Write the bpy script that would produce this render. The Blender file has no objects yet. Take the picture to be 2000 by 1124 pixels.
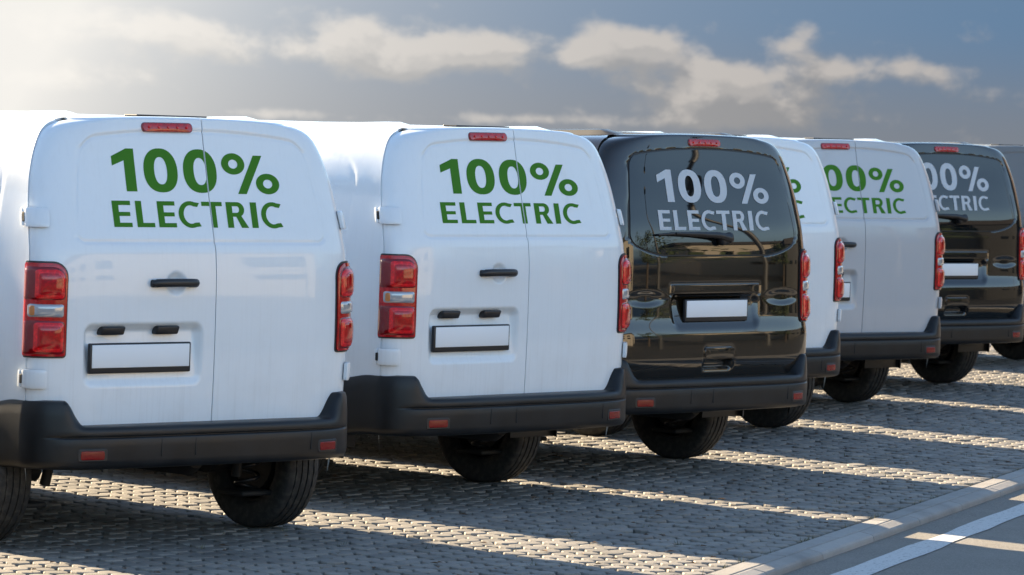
import bpy, bmesh, math, random
import numpy as np
from mathutils import Vector, Matrix
random.seed(7); RNG = np.random.default_rng(7)
R = math.radians
sc = bpy.context.scene
COL = sc.collection

# ------------------------------------------------------------------ camera
FPX = 7569.4; CAM_H = 1.9945; PITCH = 0.0398; ROLL = 0.0307
cd = bpy.data.cameras.new('camera'); cam = bpy.data.objects.new('camera', cd); COL.objects.link(cam)
cd.sensor_width = 36.0; cd.lens = FPX / 2000 * 36.0; cd.clip_start = 0.5; cd.clip_end = 6000
F_ = Vector((0, math.cos(PITCH), -math.sin(PITCH))); U0 = Vector((0, math.sin(PITCH), math.cos(PITCH))); R0 = Vector((1, 0, 0))
Rv = R0 * math.cos(ROLL) + U0 * math.sin(ROLL); Uv = -R0 * math.sin(ROLL) + U0 * math.cos(ROLL)
cam.matrix_world = Matrix(((Rv.x, Uv.x, -F_.x, 0), (Rv.y, Uv.y, -F_.y, 0), (Rv.z, Uv.z, -F_.z, CAM_H), (0, 0, 0, 1)))
cd.dof.use_dof = True; cd.dof.focus_distance = 19.5; cd.dof.aperture_fstop = 9.0
sc.camera = cam

# ------------------------------------------------------------------ light, sky, exposure
SUN_AZ = 45.6          # degrees left of straight ahead
SUN_EL = 19.5
SUN_STR = 5.0
SKY_STR = 0.070
EXPO = 2.25
sc.view_settings.view_transform = 'Standard'; sc.view_settings.look = 'None'
sc.view_settings.gamma = 1.0; sc.view_settings.use_curve_mapping = False
sc.view_settings.exposure = EXPO
sd = bpy.data.lights.new('sun', 'SUN'); sun = bpy.data.objects.new('sun', sd); COL.objects.link(sun)
sd.energy = SUN_STR; sd.angle = R(0.5); sd.color = (1.0, 0.80, 0.54)
SUNV = Vector((-math.sin(R(SUN_AZ)) * math.cos(R(SUN_EL)), math.cos(R(SUN_AZ)) * math.cos(R(SUN_EL)), math.sin(R(SUN_EL))))
sun.rotation_euler = SUNV.to_track_quat('Z', 'Y').to_euler()

class NT:
    """small helper for writing node expressions"""
    def __init__(s, tree): s.t = tree; s.n = tree.nodes; s.l = tree.links
    def node(s, typ, **kw):
        o = s.n.new(typ)
        for k, v in kw.items(): setattr(o, k, v)
        return o
    def put(s, sock, v):
        if isinstance(v, (int, float)): sock.default_value = v
        elif isinstance(v, (tuple, list)): sock.default_value = tuple(v) + ((1.0,) if len(v) == 3 and sock.type == 'RGBA' else ())
        else: s.l.new(v, sock)
    def m(s, op, a, b=0.0, c=0.0, clamp=False):
        o = s.n.new('ShaderNodeMath'); o.operation = op; o.use_clamp = clamp
        s.put(o.inputs[0], a); s.put(o.inputs[1], b); s.put(o.inputs[2], c); return o.outputs[0]
    def ss(s, x, lo, hi):
        o = s.n.new('ShaderNodeMapRange'); o.interpolation_type = 'SMOOTHSTEP'
        s.put(o.inputs[0], x); s.put(o.inputs[1], lo); s.put(o.inputs[2], hi); s.put(o.inputs[3], 0.0); s.put(o.inputs[4], 1.0); return o.outputs[0]
    def mix(s, f, a, b):
        o = s.n.new('ShaderNodeMix'); o.data_type = 'RGBA'; o.clamp_factor = True
        s.put(o.inputs[0], f); s.put(o.inputs[6], a); s.put(o.inputs[7], b); return o.outputs[2]
    def xyz(s, x, y, z):
        o = s.n.new('ShaderNodeCombineXYZ'); s.put(o.inputs[0], x); s.put(o.inputs[1], y); s.put(o.inputs[2], z); return o.outputs[0]
    def noise(s, vec, scale, detail=6.0, rough=0.55, dist=0.0):
        o = s.n.new('ShaderNodeTexNoise'); s.put(o.inputs['Vector'], vec); o.inputs['Scale'].default_value = scale
        o.inputs['Detail'].default_value = detail; o.inputs['Roughness'].default_value = rough; o.inputs['Distortion'].default_value = dist
        return o.outputs['Fac']

world = bpy.data.worlds.new('World'); sc.world = world; world.use_nodes = True
w = NT(world.node_tree); w.n.clear()
out = w.node('ShaderNodeOutputWorld')
sky = w.node('ShaderNodeTexSky', sky_type='NISHITA', sun_disc=False)
sky.sun_elevation = R(SUN_EL); sky.sun_rotation = R(-SUN_AZ); sky.altitude = 100; sky.air_density = 1.0; sky.dust_density = 0.1; sky.ozone_density = 1.0
bg1 = w.node('ShaderNodeBackground'); bg1.inputs[1].default_value = SKY_STR; w.l.new(sky.outputs[0], bg1.inputs[0])
tc = w.node('ShaderNodeTexCoord'); sep = w.node('ShaderNodeSeparateXYZ'); w.l.new(tc.outputs['Generated'], sep.inputs[0])
DX, DY, DZ = sep.outputs
AZ = w.m('ARCTAN2', DX, DY); EL = w.m('ARCSINE', DZ)
KPX = 1.0 / FPX
def cloud_density(daz, de):
    a = w.m('ADD', AZ, daz); e = w.m('ADD', EL, de)
    vec = w.xyz(w.m('MULTIPLY', a, 1.0), w.m('MULTIPLY', e, 1.55), 0.0)
    n = w.noise(vec, 72.0, 10.0, 0.58, 0.15)
    big = w.noise(w.xyz(a, w.m('MULTIPLY', e, 2.2), 3.7), 9.0, 3.0, 0.5)
    tot = w.m('MULTIPLY', w.m('SUBTRACT', big, 0.62), 0.6)
    for (x, y, sx, sy, k) in CLOUDS:
        ca = (x - 1000) * KPX; ce = (261 + (x - 1000) * ROLL - y) * KPX
        gx = w.m('DIVIDE', w.m('SUBTRACT', a, ca), sx * KPX); gy = w.m('DIVIDE', w.m('SUBTRACT', e, ce), sy * KPX)
        r2 = w.m('ADD', w.m('MULTIPLY', gx, gx), w.m('MULTIPLY', gy, gy))
        tot = w.m('ADD', tot, w.m('MULTIPLY', w.m('EXPONENT', w.m('MULTIPLY', r2, -1.0)), k))
    return w.m('ADD', tot, w.m('MULTIPLY', w.m('SUBTRACT', n, 0.5), 1.75))
CLOUDS = [(670, 62, 95, 42, .9), (640, 115, 60, 34, .6), (760, 112, 80, 34, .65), (890, 100, 120, 42, .9), (965, 95, 60, 32, .5), (760, 140, 70, 24, .5),
          (1170, 95, 80, 44, .9), (1265, 85, 75, 42, .75), (1110, 108, 40, 26, .5), (1400, 150, 115, 42, .8), (1335, 195, 80, 40, .55), (1480, 205, 120, 34, .6), (1610, 140, 85, 22, .7),
          (1545, 88, 46, 30, .75), (1562, 52, 28, 20, .6), (1790, 142, 75, 26, .65), (450, 95, 140, 34, .75), (340, 60, 110, 40, .7), (140, 48, 200, 42, .7), (120, 152, 210, 34, .7),
          (560, 224, 140, 13, .65), (1010, 234, 140, 13, .6), (1350, 240, 220, 20, .55), (960, 130, 330, 55, .10), (1420, 185, 330, 55, .22), (1800, 170, 200, 45, .15)]
d0 = cloud_density(0.0, 0.0)
d1 = cloud_density(-0.0022, 0.0032)
d2 = cloud_density(-0.0045, 0.0085)
dens = w.ss(d0, 0.12, 0.82)
lit = w.m('ADD', w.m('MULTIPLY', w.ss(w.m('SUBTRACT', d0, d1), -0.08, 0.34), 0.5), w.m('MULTIPLY', w.ss(w.m('SUBTRACT', d0, d2), -0.10, 0.62), 0.65))
core = w.ss(d0, 0.60, 1.2)
# angle from the sun -> hazy glow
ca_ = w.m('ADD', w.m('ADD', w.m('MULTIPLY', DX, SUNV.x), w.m('MULTIPLY', DY, SUNV.y)), w.m('MULTIPLY', DZ, SUNV.z))
ANG = w.m('ARCCOSINE', ca_)
glow = w.m('MINIMUM', w.m('EXPONENT', w.m('MULTIPLY', w.m('SUBTRACT', ANG, 0.742), -1 / 0.050)), 1.15)
glow2 = w.m('MINIMUM', w.m('EXPONENT', w.m('MULTIPLY', w.m('SUBTRACT', ANG, 0.745), -1 / 0.115)), 1.3)
# clear part of the low band: grey at the horizon, blue above
up = w.ss(EL, -0.002, 0.034)
blue = w.mix(up, (0.175, 0.20, 0.24), (0.095, 0.195, 0.335))
blue = w.mix(w.m('MULTIPLY', glow2, 0.45), blue, (0.52, 0.55, 0.60))
cl_lit = w.mix(w.m('MULTIPLY', glow2, 0.9), (0.46, 0.42, 0.39), (0.88, 0.83, 0.77))
cl_shd = w.mix(w.m('MULTIPLY', glow2, 0.9), (0.225, 0.225, 0.235), (0.58, 0.565, 0.55))
cloud = w.mix(w.m('SUBTRACT', lit, w.m('MULTIPLY', core, 0.15), clamp=True), cl_shd, cl_lit)
band = w.mix(w.m('MULTIPLY', dens, 0.90), blue, cloud)
band = w.mix(w.m('MULTIPLY', glow, 0.80, clamp=True), band, (0.97, 0.94, 0.88))
bg2 = w.node('ShaderNodeBackground'); w.l.new(band, bg2.inputs[0]); bg2.inputs[1].default_value = 1.0 / (2 ** EXPO)
alpha = w.m('SUBTRACT', 1.0, w.ss(EL, R(3.2), R(8.5)))
mx = w.node('ShaderNodeMixShader'); w.l.new(alpha, mx.inputs[0]); w.l.new(bg1.outputs[0], mx.inputs[1]); w.l.new(bg2.outputs[0], mx.inputs[2])
w.l.new(mx.outputs[0], out.inputs[0])

# ------------------------------------------------------------------ materials
def mat(name, base, rough=0.5, metal=0.0, coat=0.0, spec=0.5, coat_rough=0.03):
    m = bpy.data.materials.new(name); m.use_nodes = True
    b = m.node_tree.nodes['Principled BSDF']
    b.inputs['Base Color'].default_value = (*base, 1); b.inputs['Roughness'].default_value = rough; b.inputs['Metallic'].default_value = metal
    b.inputs['Coat Weight'].default_value = coat; b.inputs['Coat Roughness'].default_value = coat_rough; b.inputs['Specular IOR Level'].default_value = spec
    return m
def bsdf(m): return m.node_tree.nodes['Principled BSDF']
def objco(t, scale=None):
    tcn = t.node('ShaderNodeTexCoord'); return tcn.outputs['Object']
def bump(m, height, strength, dist):
    t = NT(m.node_tree); b = t.node('ShaderNodeBump'); b.inputs['Strength'].default_value = strength; b.inputs['Distance'].default_value = dist
    t.l.new(height, b.inputs['Height']); t.l.new(b.outputs[0], bsdf(m).inputs['Normal']); return b

def paint(name, col, dirt, metal=0.0, rough=0.32):
    m = mat(name, col, rough, metal, 0.7, 0.5, 0.02)
    t = NT(m.node_tree); co = objco(t); sp = t.node('ShaderNodeSeparateXYZ'); t.l.new(co, sp.inputs[0])
    streak = t.noise(t.xyz(t.m('MULTIPLY', sp.outputs[0], 60.0), t.m('MULTIPLY', sp.outputs[1], 60.0), t.m('MULTIPLY', sp.outputs[2], 2.0)), 1.0, 4.0, 0.6)
    blotch = t.noise(co, 3.5, 5.0, 0.6)
    low = t.ss(sp.outputs[2], 1.3, 0.5)
    d = t.m('MULTIPLY', t.m('ADD', t.m('MULTIPLY', t.ss(streak, 0.45, 0.8), 0.6), t.m('MULTIPLY', t.ss(blotch, 0.45, 0.75), 0.5)), t.m('ADD', 0.35, t.m('MULTIPLY', low, 0.65)))
    c = t.mix(t.m('MULTIPLY', d, dirt), col, (0.30, 0.27, 0.23))
    t.l.new(c, bsdf(m).inputs['Base Color'])
    t.l.new(t.m('ADD', 0.02, t.m('MULTIPLY', d, 0.10)), bsdf(m).inputs['Coat Roughness'])
    wob = t.noise(co, 7.0, 2.0, 0.5)
    bump(m, wob, 0.10, 0.010)
    return m
M = {}
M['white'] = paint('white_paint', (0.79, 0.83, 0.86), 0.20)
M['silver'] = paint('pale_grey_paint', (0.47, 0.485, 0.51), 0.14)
M['grey'] = paint('mid_grey_paint', (0.17, 0.185, 0.20), 0.05); bsdf(M['grey']).inputs['Coat Weight'].default_value = 0.15; bsdf(M['grey']).inputs['Roughness'].default_value = 0.6; bsdf(M['grey']).inputs['Specular IOR Level'].default_value = 0.2
M['brown'] = paint('brown_black_paint', (0.0100, 0.0068, 0.0036), 0.010)
M['black'] = paint('black_paint', (0.0025, 0.0028, 0.0035), 0.006)
for k in ('brown', 'black'): bsdf(M[k]).inputs['Coat Weight'].default_value = 1.0; bsdf(M[k]).inputs['Coat IOR'].default_value = 1.75; bsdf(M[k]).inputs['Specular IOR Level'].default_value = 0.03
M['glass'] = mat('dark_glass', (0.004, 0.006, 0.008), 0.01, 0.0, 0.0, 0.5); bsdf(M['glass']).inputs['IOR'].default_value = 1.62
M['rubber_seal'] = mat('rubber_seal', (0.012, 0.012, 0.013), 0.5)
def plastic(name, col):
    m = mat(name, col, 0.46, 0, 0, 0.42)
    t = NT(m.node_tree); co = objco(t)
    n = t.noise(co, 5.0, 6.0, 0.6); g = t.noise(co, 420.0, 2.0, 0.5)
    t.l.new(t.mix(t.ss(n, 0.4, 0.72), col, tuple(c * 1.7 + 0.0025 for c in col)), bsdf(m).inputs['Base Color'])
    t.l.new(t.m('ADD', 0.27, t.m('MULTIPLY', n, 0.26)), bsdf(m).inputs['Roughness'])
    bump(m, g, 0.25, 0.0006); return m
M['plastic'] = plastic('grained_dark_plastic', (0.0058, 0.0062, 0.0070))
M['trim'] = mat('black_trim', (0.014, 0.014, 0.016), 0.38)
M['under'] = mat('underbody_black', (0.010, 0.010, 0.010), 0.7)
M['steel'] = mat('dusty_steel', (0.022, 0.022, 0.023), 0.6, 0.3)
M['chrome'] = mat('bright_metal', (0.6, 0.6, 0.6), 0.2, 1.0)
M['plate'] = mat('blank_plate_white', (0.84, 0.85, 0.86), 0.5)
M['green'] = mat('green_vinyl', (0.040, 0.185, 0.005), 0.6, 0, 0, 0.25)
M['grey_vinyl'] = mat('pale_vinyl', (0.52, 0.56, 0.60), 0.5)
M['red'] = mat('red_lens', (0.55, 0.002, 0.005), 0.10, 0, 0.5)
M['red_bright'] = mat('bright_red_lens', (0.95, 0.014, 0.018), 0.16, 0, 0.5)
M['red_dark'] = mat('dark_red_lens', (0.19, 0.0015, 0.004), 0.08, 0, 0.6)
M['reflector'] = mat('reflector_red', (0.20, 0.001, 0.002), 0.25)
M['clear'] = mat('clear_lens', (0.42, 0.44, 0.47), 0.10, 0.35, 1.0)
M['amber'] = mat('amber_bulb', (0.55, 0.20, 0.05), 0.2, 0, 0.6)
for k in ('red', 'red_bright'):
    t = NT(M[k].node_tree); co = objco(t); n = t.noise(co, 55.0, 3.0, 0.6)
    c0 = tuple(bsdf(M[k]).inputs['Base Color'].default_value)[:3]
    t.l.new(t.mix(t.ss(n, 0.42, 0.68), tuple(c * 0.7 for c in c0), c0), bsdf(M[k]).inputs['Base Color'])
def tyre_mat():
    m = mat('tyre_rubber', (0.022, 0.021, 0.020), 0.72)
    t = NT(m.node_tree); co = objco(t); n = t.noise(co, 30.0, 5.0, 0.6)
    t.l.new(t.mix(t.ss(n, 0.4, 0.7), (0.018, 0.0175, 0.017), (0.050, 0.046, 0.040)), bsdf(m).inputs['Base Color'])
    return m
M['tyre'] = tyre_mat()
def concrete(name, c0, c1, rough=0.75, scale=6.0):
    m = mat(name, c0, rough, 0, 0, 0.5); t = NT(m.node_tree)
    tcn = t.node('ShaderNodeTexCoord'); geo = t.node('ShaderNodeNewGeometry')
    pos = geo.outputs['Position']
    n = t.noise(pos, scale, 7.0, 0.65); f = t.noise(pos, 160.0, 4.0, 0.6); big = t.noise(pos, 1.7, 6.0, 0.65)
    rnd = t.m('FRACT', t.m('ADD', geo.outputs['Random Per Island'], t.node('ShaderNodeObjectInfo').outputs['Random']))
    k = t.m('ADD', t.m('MULTIPLY', t.ss(n, 0.3, 0.7), 0.45), t.m('ADD', t.m('MULTIPLY', f, 0.35), t.m('MULTIPLY', t.m('SUBTRACT', rnd, 0.5), 0.7)))
    c = t.mix(k, c0, c1); c = t.mix(t.m('MULTIPLY', t.ss(big, 0.48, 0.72), 0.6), c, tuple(x * 0.62 for x in c0))
    t.l.new(c, bsdf(m).inputs['Base Color']); bump(m, f, 0.5, 0.004); return m
M['paver'] = concrete('paver_concrete', (0.185, 0.175, 0.160), (0.31, 0.289, 0.26), 0.75); bsdf(M['paver']).inputs['Specular IOR Level'].default_value = 0.2
M['kerb'] = concrete('kerb_concrete', (0.28, 0.265, 0.245), (0.39, 0.37, 0.345), 0.75, 3.0); bsdf(M['kerb']).inputs['Specular IOR Level'].default_value = 0.25
M['soil'] = concrete('joint_soil', (0.070, 0.062, 0.050), (0.125, 0.110, 0.090), 0.95, 20.0)
def asphalt():
    m = mat('asphalt', (0.06, 0.06, 0.06), 0.85); t = NT(m.node_tree); geo = t.node('ShaderNodeNewGeometry'); pos = geo.outputs['Position']
    n = t.noise(pos, 130.0, 3.0, 0.7); b = t.noise(pos, 1.2, 5.0, 0.6)
    c = t.mix(t.ss(n, 0.35, 0.7), (0.165, 0.152, 0.133), (0.29, 0.27, 0.241)); c = t.mix(t.m('MULTIPLY', t.ss(b, 0.4, 0.7), 0.5), c, (0.27, 0.252, 0.224))
    t.l.new(c, bsdf(m).inputs['Base Color']); bump(m, n, 0.8, 0.006); return m
M['asphalt'] = asphalt(); bsdf(M['asphalt']).inputs['Specular IOR Level'].default_value = 0.25
M['yard'] = concrete('old_dark_asphalt', (0.020, 0.020, 0.020), (0.040, 0.039, 0.038), 0.9, 1.0)
def linepaint():
    m = mat('road_line_paint', (0.6, 0.6, 0.58), 0.7); t = NT(m.node_tree); geo = t.node('ShaderNodeNewGeometry'); pos = geo.outputs['Position']
    n = t.noise(pos, 40.0, 6.0, 0.7); t.l.new(t.mix(t.ss(n, 0.54, 0.66), (0.52, 0.515, 0.50), (0.16, 0.155, 0.15)), bsdf(m).inputs['Base Color']); return m
M['line'] = linepaint()
M['leaf_dry'] = mat('dry_leaf', (0.12, 0.065, 0.03), 0.8)
def wallmat(name, c):
    m = mat(name, c, 0.8); t = NT(m.node_tree); n = t.noise(objco(t), 0.6, 5.0, 0.6); t.l.new(t.mix(n, tuple(x * 0.85 for x in c), tuple(min(1, x * 1.1) for x in c)), bsdf(m).inputs['Base Color']); return m
M['cream'] = wallmat('cream_render', (0.50, 0.43, 0.335))
M['greywall'] = wallmat('grey_cladding', (0.034, 0.034, 0.035))
M['brick'] = wallmat('dark_brick', (0.075, 0.05, 0.042))
M['roofing'] = wallmat('dark_roofing', (0.05, 0.045, 0.045))
M['pole'] = mat('galvanised_pole', (0.10, 0.095, 0.09), 0.5, 0.5)
M['bark'] = mat('bark', (0.07, 0.05, 0.035), 0.9)
M['weed'] = mat('dry_grass', (0.085, 0.088, 0.035), 0.8)
M['leaf'] = mat('foliage', (0.055, 0.075, 0.025), 0.7)

# ------------------------------------------------------------------ mesh helpers
def mesh_obj(name, verts, faces, material, parent=None, smooth=True, mats=None, fmat=None):
    me = bpy.data.meshes.new(name); me.from_pydata([tuple(map(float, v)) for v in verts], [], faces); me.update()
    if mats:
        for m in mats: me.materials.append(m)
    elif material: me.materials.append(material)
    if fmat is not None: me.polygons.foreach_set('material_index', fmat)
    if smooth: me.polygons.foreach_set('use_smooth', [True] * len(me.polygons))
    o = bpy.data.objects.new(name, me); COL.objects.link(o)
    if parent: o.parent = parent
    return o
def bm_obj(name, bm, material, parent=None, smooth=False, angle=None):
    me = bpy.data.meshes.new(name); bmesh.ops.recalc_face_normals(bm, faces=bm.faces[:]); bm.to_mesh(me); bm.free()
    if material: me.materials.append(material)
    if smooth:
        me.polygons.foreach_set('use_smooth', [True] * len(me.polygons))
        me.set_sharp_from_angle(angle=R(angle or 40))
    o = bpy.data.objects.new(name, me); COL.objects.link(o)
    if parent: o.parent = parent
    return o
def grid_faces(nr, nc, off=0, flip=False, wrap=False):
    f = []
    for r in range(nr - 1):
        for c in range(nc if wrap else nc - 1):
            c2 = (c + 1) % nc
            q = (off + r * nc + c, off + r * nc + c2, off + (r + 1) * nc + c2, off + (r + 1) * nc + c)
            f.append(q[::-1] if flip else q)
    return f
def rbox(bm, size, loc=(0, 0, 0), bev=0.004, seg=2, rot=None):
    mt = Matrix.Translation(loc) @ (rot.to_4x4() if rot else Matrix.Identity(4)) @ Matrix.Diagonal((*size, 1))
    g = bmesh.ops.create_cube(bm, size=1.0, matrix=mt)
    if bev > 0:
        es = list({e for v in g['verts'] for e in v.link_edges})
        bmesh.ops.bevel(bm, geom=es, offset=bev, segments=seg, profile=0.5, affect='EDGES')
def tube(bm, pts, rad, n=10, cap=True):
    pts = [Vector(p) for p in pts]; rings = []
    for i, p in enumerate(pts):
        d = (pts[min(i + 1, len(pts) - 1)] - pts[max(i - 1, 0)]).normalized()
        a = d.orthogonal().normalized() if i == 0 else (prev - d * prev.dot(d)).normalized()
        prev = a; b = d.cross(a); rr = rad[i] if isinstance(rad, (list, tuple)) else rad
        rings.append([bm.verts.new(p + (a * math.cos(2 * math.pi * k / n) + b * math.sin(2 * math.pi * k / n)) * rr) for k in range(n)])
    for r0, r1 in zip(rings, rings[1:]):
        for k in range(n): bm.faces.new((r0[k], r0[(k + 1) % n], r1[(k + 1) % n], r1[k]))
    if cap: bm.faces.new(rings[0][::-1]); bm.faces.new(rings[-1])
def lathe_x(bm, prof, n=64):
    """profile of (x, r) turned about the x axis"""
    rings = [[bm.verts.new((x, r * math.cos(2 * math.pi * k / n), r * math.sin(2 * math.pi * k / n))) for k in range(n)] for x, r in prof]
    for a, b in zip(rings, rings[1:]):
        for k in range(n): bm.faces.new((a[k], a[(k + 1) % n], b[(k + 1) % n], b[k]))
    return rings
def pchip(xs, ys):
    xs = np.array(xs, float); ys = np.array(ys, float); h = np.diff(xs); d = np.diff(ys) / h; m = np.zeros_like(ys)
    for i in range(1, len(xs) - 1):
        if d[i - 1] * d[i] > 0:
            w1 = 2 * h[i] + h[i - 1]; w2 = h[i] + 2 * h[i - 1]; m[i] = (w1 + w2) / (w1 / d[i - 1] + w2 / d[i])
    m[0] = d[0]; m[-1] = d[-1]
    def f(x):
        x = np.clip(np.asarray(x, float), xs[0], xs[-1]); i = np.clip(np.searchsorted(xs, x) - 1, 0, len(xs) - 2)
        t = (x - xs[i]) / h[i]; t2 = t * t; t3 = t2 * t
        return (2 * t3 - 3 * t2 + 1) * ys[i] + (t3 - 2 * t2 + t) * h[i] * m[i] + (-2 * t3 + 3 * t2) * ys[i + 1] + (t3 - t2) * h[i] * m[i + 1]
    return f
def sstep(x, a, b):
    t = np.clip((np.asarray(x, float) - a) / (b - a), 0, 1); return t * t * (3 - 2 * t)
def sd_rrect(x, z, cx, cz, hx, hz, r):
    qx = np.abs(x - cx) - (hx - r); qz = np.abs(z - cz) - (hz - r)
    return np.hypot(np.maximum(qx, 0), np.maximum(qz, 0)) + np.minimum(np.maximum(qx, qz), 0) - r
def tag(o, label=None, cat=None, group=None, kind=None):
    if label: o['label'] = label
    if cat: o['category'] = cat
    if group: o['group'] = group
    if kind: o['kind'] = kind
    return o
def empty(name, loc=(0, 0, 0), rz=0.0):
    o = bpy.data.objects.new(name, None); COL.objects.link(o); o.location = loc; o.rotation_euler = (0, 0, rz); o.empty_display_size = 0.2; return o

# ------------------------------------------------------------------ the van: its surfaces (x right, y forward, z up; rear face near y = 0)
halfw = pchip([0.28, 0.45, 0.70, 0.95, 1.20, 1.40, 1.55, 1.70, 1.80, 1.88, 1.93, 1.965, 1.985, 1.995],
              [0.925, 0.940, 0.949, 0.953, 0.950, 0.941, 0.927, 0.904, 0.876, 0.842, 0.810, 0.765, 0.705, 0.640])
base_v = pchip([0.40, 0.57, 0.80, 1.05, 1.25, 1.38, 1.46, 1.60, 1.80, 2.00], [0.020, 0.012, 0.004, 0.000, 0.001, 0.010, 0.026, 0.060, 0.106, 0.150])
base_t = pchip([0.40, 0.57, 0.71, 0.83, 0.96, 1.12, 1.25, 1.33, 1.46, 1.60, 1.80, 2.00], [0.050, 0.018, -0.020, -0.018, 0.004, 0.011, 0.012, 0.017, 0.032, 0.060, 0.106, 0.150])
DEP = pchip([0.4, 0.8, 1.4, 1.9, 2.0], [0.122, 0.118, 0.120, 0.116, 0.12])
NEXP = 8.0
ZTOP = 1.995
def prof(t): return 1 - np.sqrt(np.maximum(0, 1 - np.abs(t) ** NEXP))
def surf_y(x, z, gate=False):
    z = np.asarray(z, float); t = np.clip(np.asarray(x, float) / halfw(z), -1, 1)
    return (base_t if gate else base_v)(z) + DEP(z) * prof(t)
def crown(z, t): return 0.017 * sstep(z, 1.80, 1.995) * (1 - np.abs(t) ** 2.2)

def win_sd(x, z):
    hw = np.interp(z, [1.30, 1.44, 1.50, 1.84, 2.0], [0.745, 0.748, 0.745, 0.690, 0.655])
    top = 1.942 - 0.045 * (np.abs(x) / 0.75) ** 2.2
    xs = x / hw * 0.72
    cz = (1.436 + top) / 2; hz = (top - 1.436) / 2
    return sd_rrect(xs, z, 0, cz, 0.72, hz, np.where(z > 1.7, 0.10, 0.05))
def feat_doors(x, z):
    d = win_sd(x, z)
    y = 0.0030 * sstep(-d, -0.002, 0.008) + 0.0062 * np.exp(-(d / 0.0062) ** 2)
    p = sd_rrect(x, z, -0.368, 0.915, 0.350, 0.150, 0.055)
    dp = sstep(-p, -0.004, 0.045)
    y = y + dp * (0.014 + 0.030 * sstep(z, 0.78, 1.05))
    h = np.hypot(x + 0.188, (z - 1.246) * 1.08)
    y = y + 0.020 * (1 - sstep(h, 0.022, 0.066))
    return y
def glass_sd(x, z):
    hw = np.interp(z, [1.30, 1.42, 1.61, 1.84, 1.93], [0.775, 0.765, 0.738, 0.694, 0.670])
    top = 1.924 - 0.040 * (np.abs(x) / 0.72) ** 2.4
    bot = 1.309 + 0.075 * np.clip((np.abs(x) - 0.42) / 0.34, 0, 1.2) ** 2
    xs = x / hw * 0.74
    cz = (bot + top) / 2; hz = (top - bot) / 2
    return sd_rrect(xs, z, 0, cz, 0.74, hz, 0.062)
def feat_gate(x, z):
    d = glass_sd(x, z)
    y = 0.012 * sstep(-d, -0.006, 0.004)
    tx = x / (1 - 0.12 * (1.0 - z))
    p = sd_rrect(tx, z, -0.005, 0.980, 0.405, 0.105, 0.06)
    y = y + sstep(-p, -0.012, 0.040) * (0.008 + 0.022 * sstep(z, 0.86, 1.04))
    b = sd_rrect(x, z, -0.004, 1.112, 0.415, 0.034, 0.012)
    y = y + 0.005 * np.exp(-(b / 0.006) ** 2)
    q = sd_rrect(x, z, 0.015, 0.703, 0.137, 0.070, 0.030)
    y = y + 0.007 * np.exp(-(q / 0.007) ** 2)
    low = sd_rrect(x, z, 0.015, 0.668, 0.128, 0.030, 0.014)
    y = y + 0.040 * sstep(-low, -0.004, 0.016)
    # dished shoulders either side of the number plate
    for s in (-1, 1):
        e = np.hypot((x - s * 0.63) / 0.20, (z - 1.06) / 0.055)
        y = y + 0.010 * (1 - sstep(e, 0.3, 1.0))
    return y

SEAM = 0.050
def x_nodes(x0, x1, dense_lo, dense_hi):
    """x stations as fractions of half width: fine in the flat part, finer still round the corner"""
    pass
def corner_t(n):
    a = np.linspace(0, math.pi / 2, n); return np.sin(a) ** (2 / NEXP)
def door_grid(side, gate=False):
    """one leaf (side -1 left of the seam, +1 right) or the whole tailgate (side 0)"""
    zs = np.concatenate([np.linspace(0.572, 1.945, 230), np.linspace(1.952, 1.995, 8)])
    tc_ = corner_t(26); tc_ = tc_[tc_ > 0.80]; tc_[-1] = 1.0
    rows = []
    nflat = 190
    for z in zs:
        W = float(halfw(z)) - 0.004
        if gate: xx = np.concatenate([-tc_[::-1] * W, np.linspace(-0.79, 0.79, 240) * W, tc_ * W])
        elif side < 0: xx = np.concatenate([-tc_[::-1] * W, np.linspace(-0.79 * W, SEAM - 0.0028, nflat)])
        else: xx = np.concatenate([np.linspace(SEAM + 0.0028, 0.79 * W, nflat), tc_ * W])
        t = np.clip(xx / W, -1, 1)
        y = (base_t if gate else base_v)(z) + DEP(z) * prof(t)
        y = y + (feat_gate if gate else feat_doors)(xx, np.full_like(xx, z))
        rows.append(np.stack([xx, y, z + crown(z, t)], 1))
    top = rows[-1]
    for dy, dz in ((0.006, 0.004), (0.016, 0.0075), (0.030, 0.0095), (0.042, 0.010)):
        r = top.copy(); r[:, 1] += dy; r[:, 2] += dz; r[:, 0] *= 1 - 0.15 * dz; rows.append(r)
    nr, nc = len(rows), len(rows[0]); V = np.concatenate(rows)
    faces = grid_faces(nr, nc)
    # returned edges so that the leaf has thickness
    ring = [c for c in range(nc)] + [r * nc + nc - 1 for r in range(1, nr)] + [(nr - 1) * nc + c for c in range(nc - 2, -1, -1)] + [r * nc for r in range(nr - 2, 0, -1)]
    V2 = V[ring].copy(); V2[:, 1] += 0.022; V2[:, 0] *= 0.992; V2[:, 2] -= np.where(V2[:, 2] > 1.8, 0.006, -0.004)
    off = len(V); k = len(ring); V = np.concatenate([V, V2])
    for i in range(k):
        j = (i + 1) % k; faces.append((ring[j], ring[i], off + i, off + j))
    return V, faces

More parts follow.
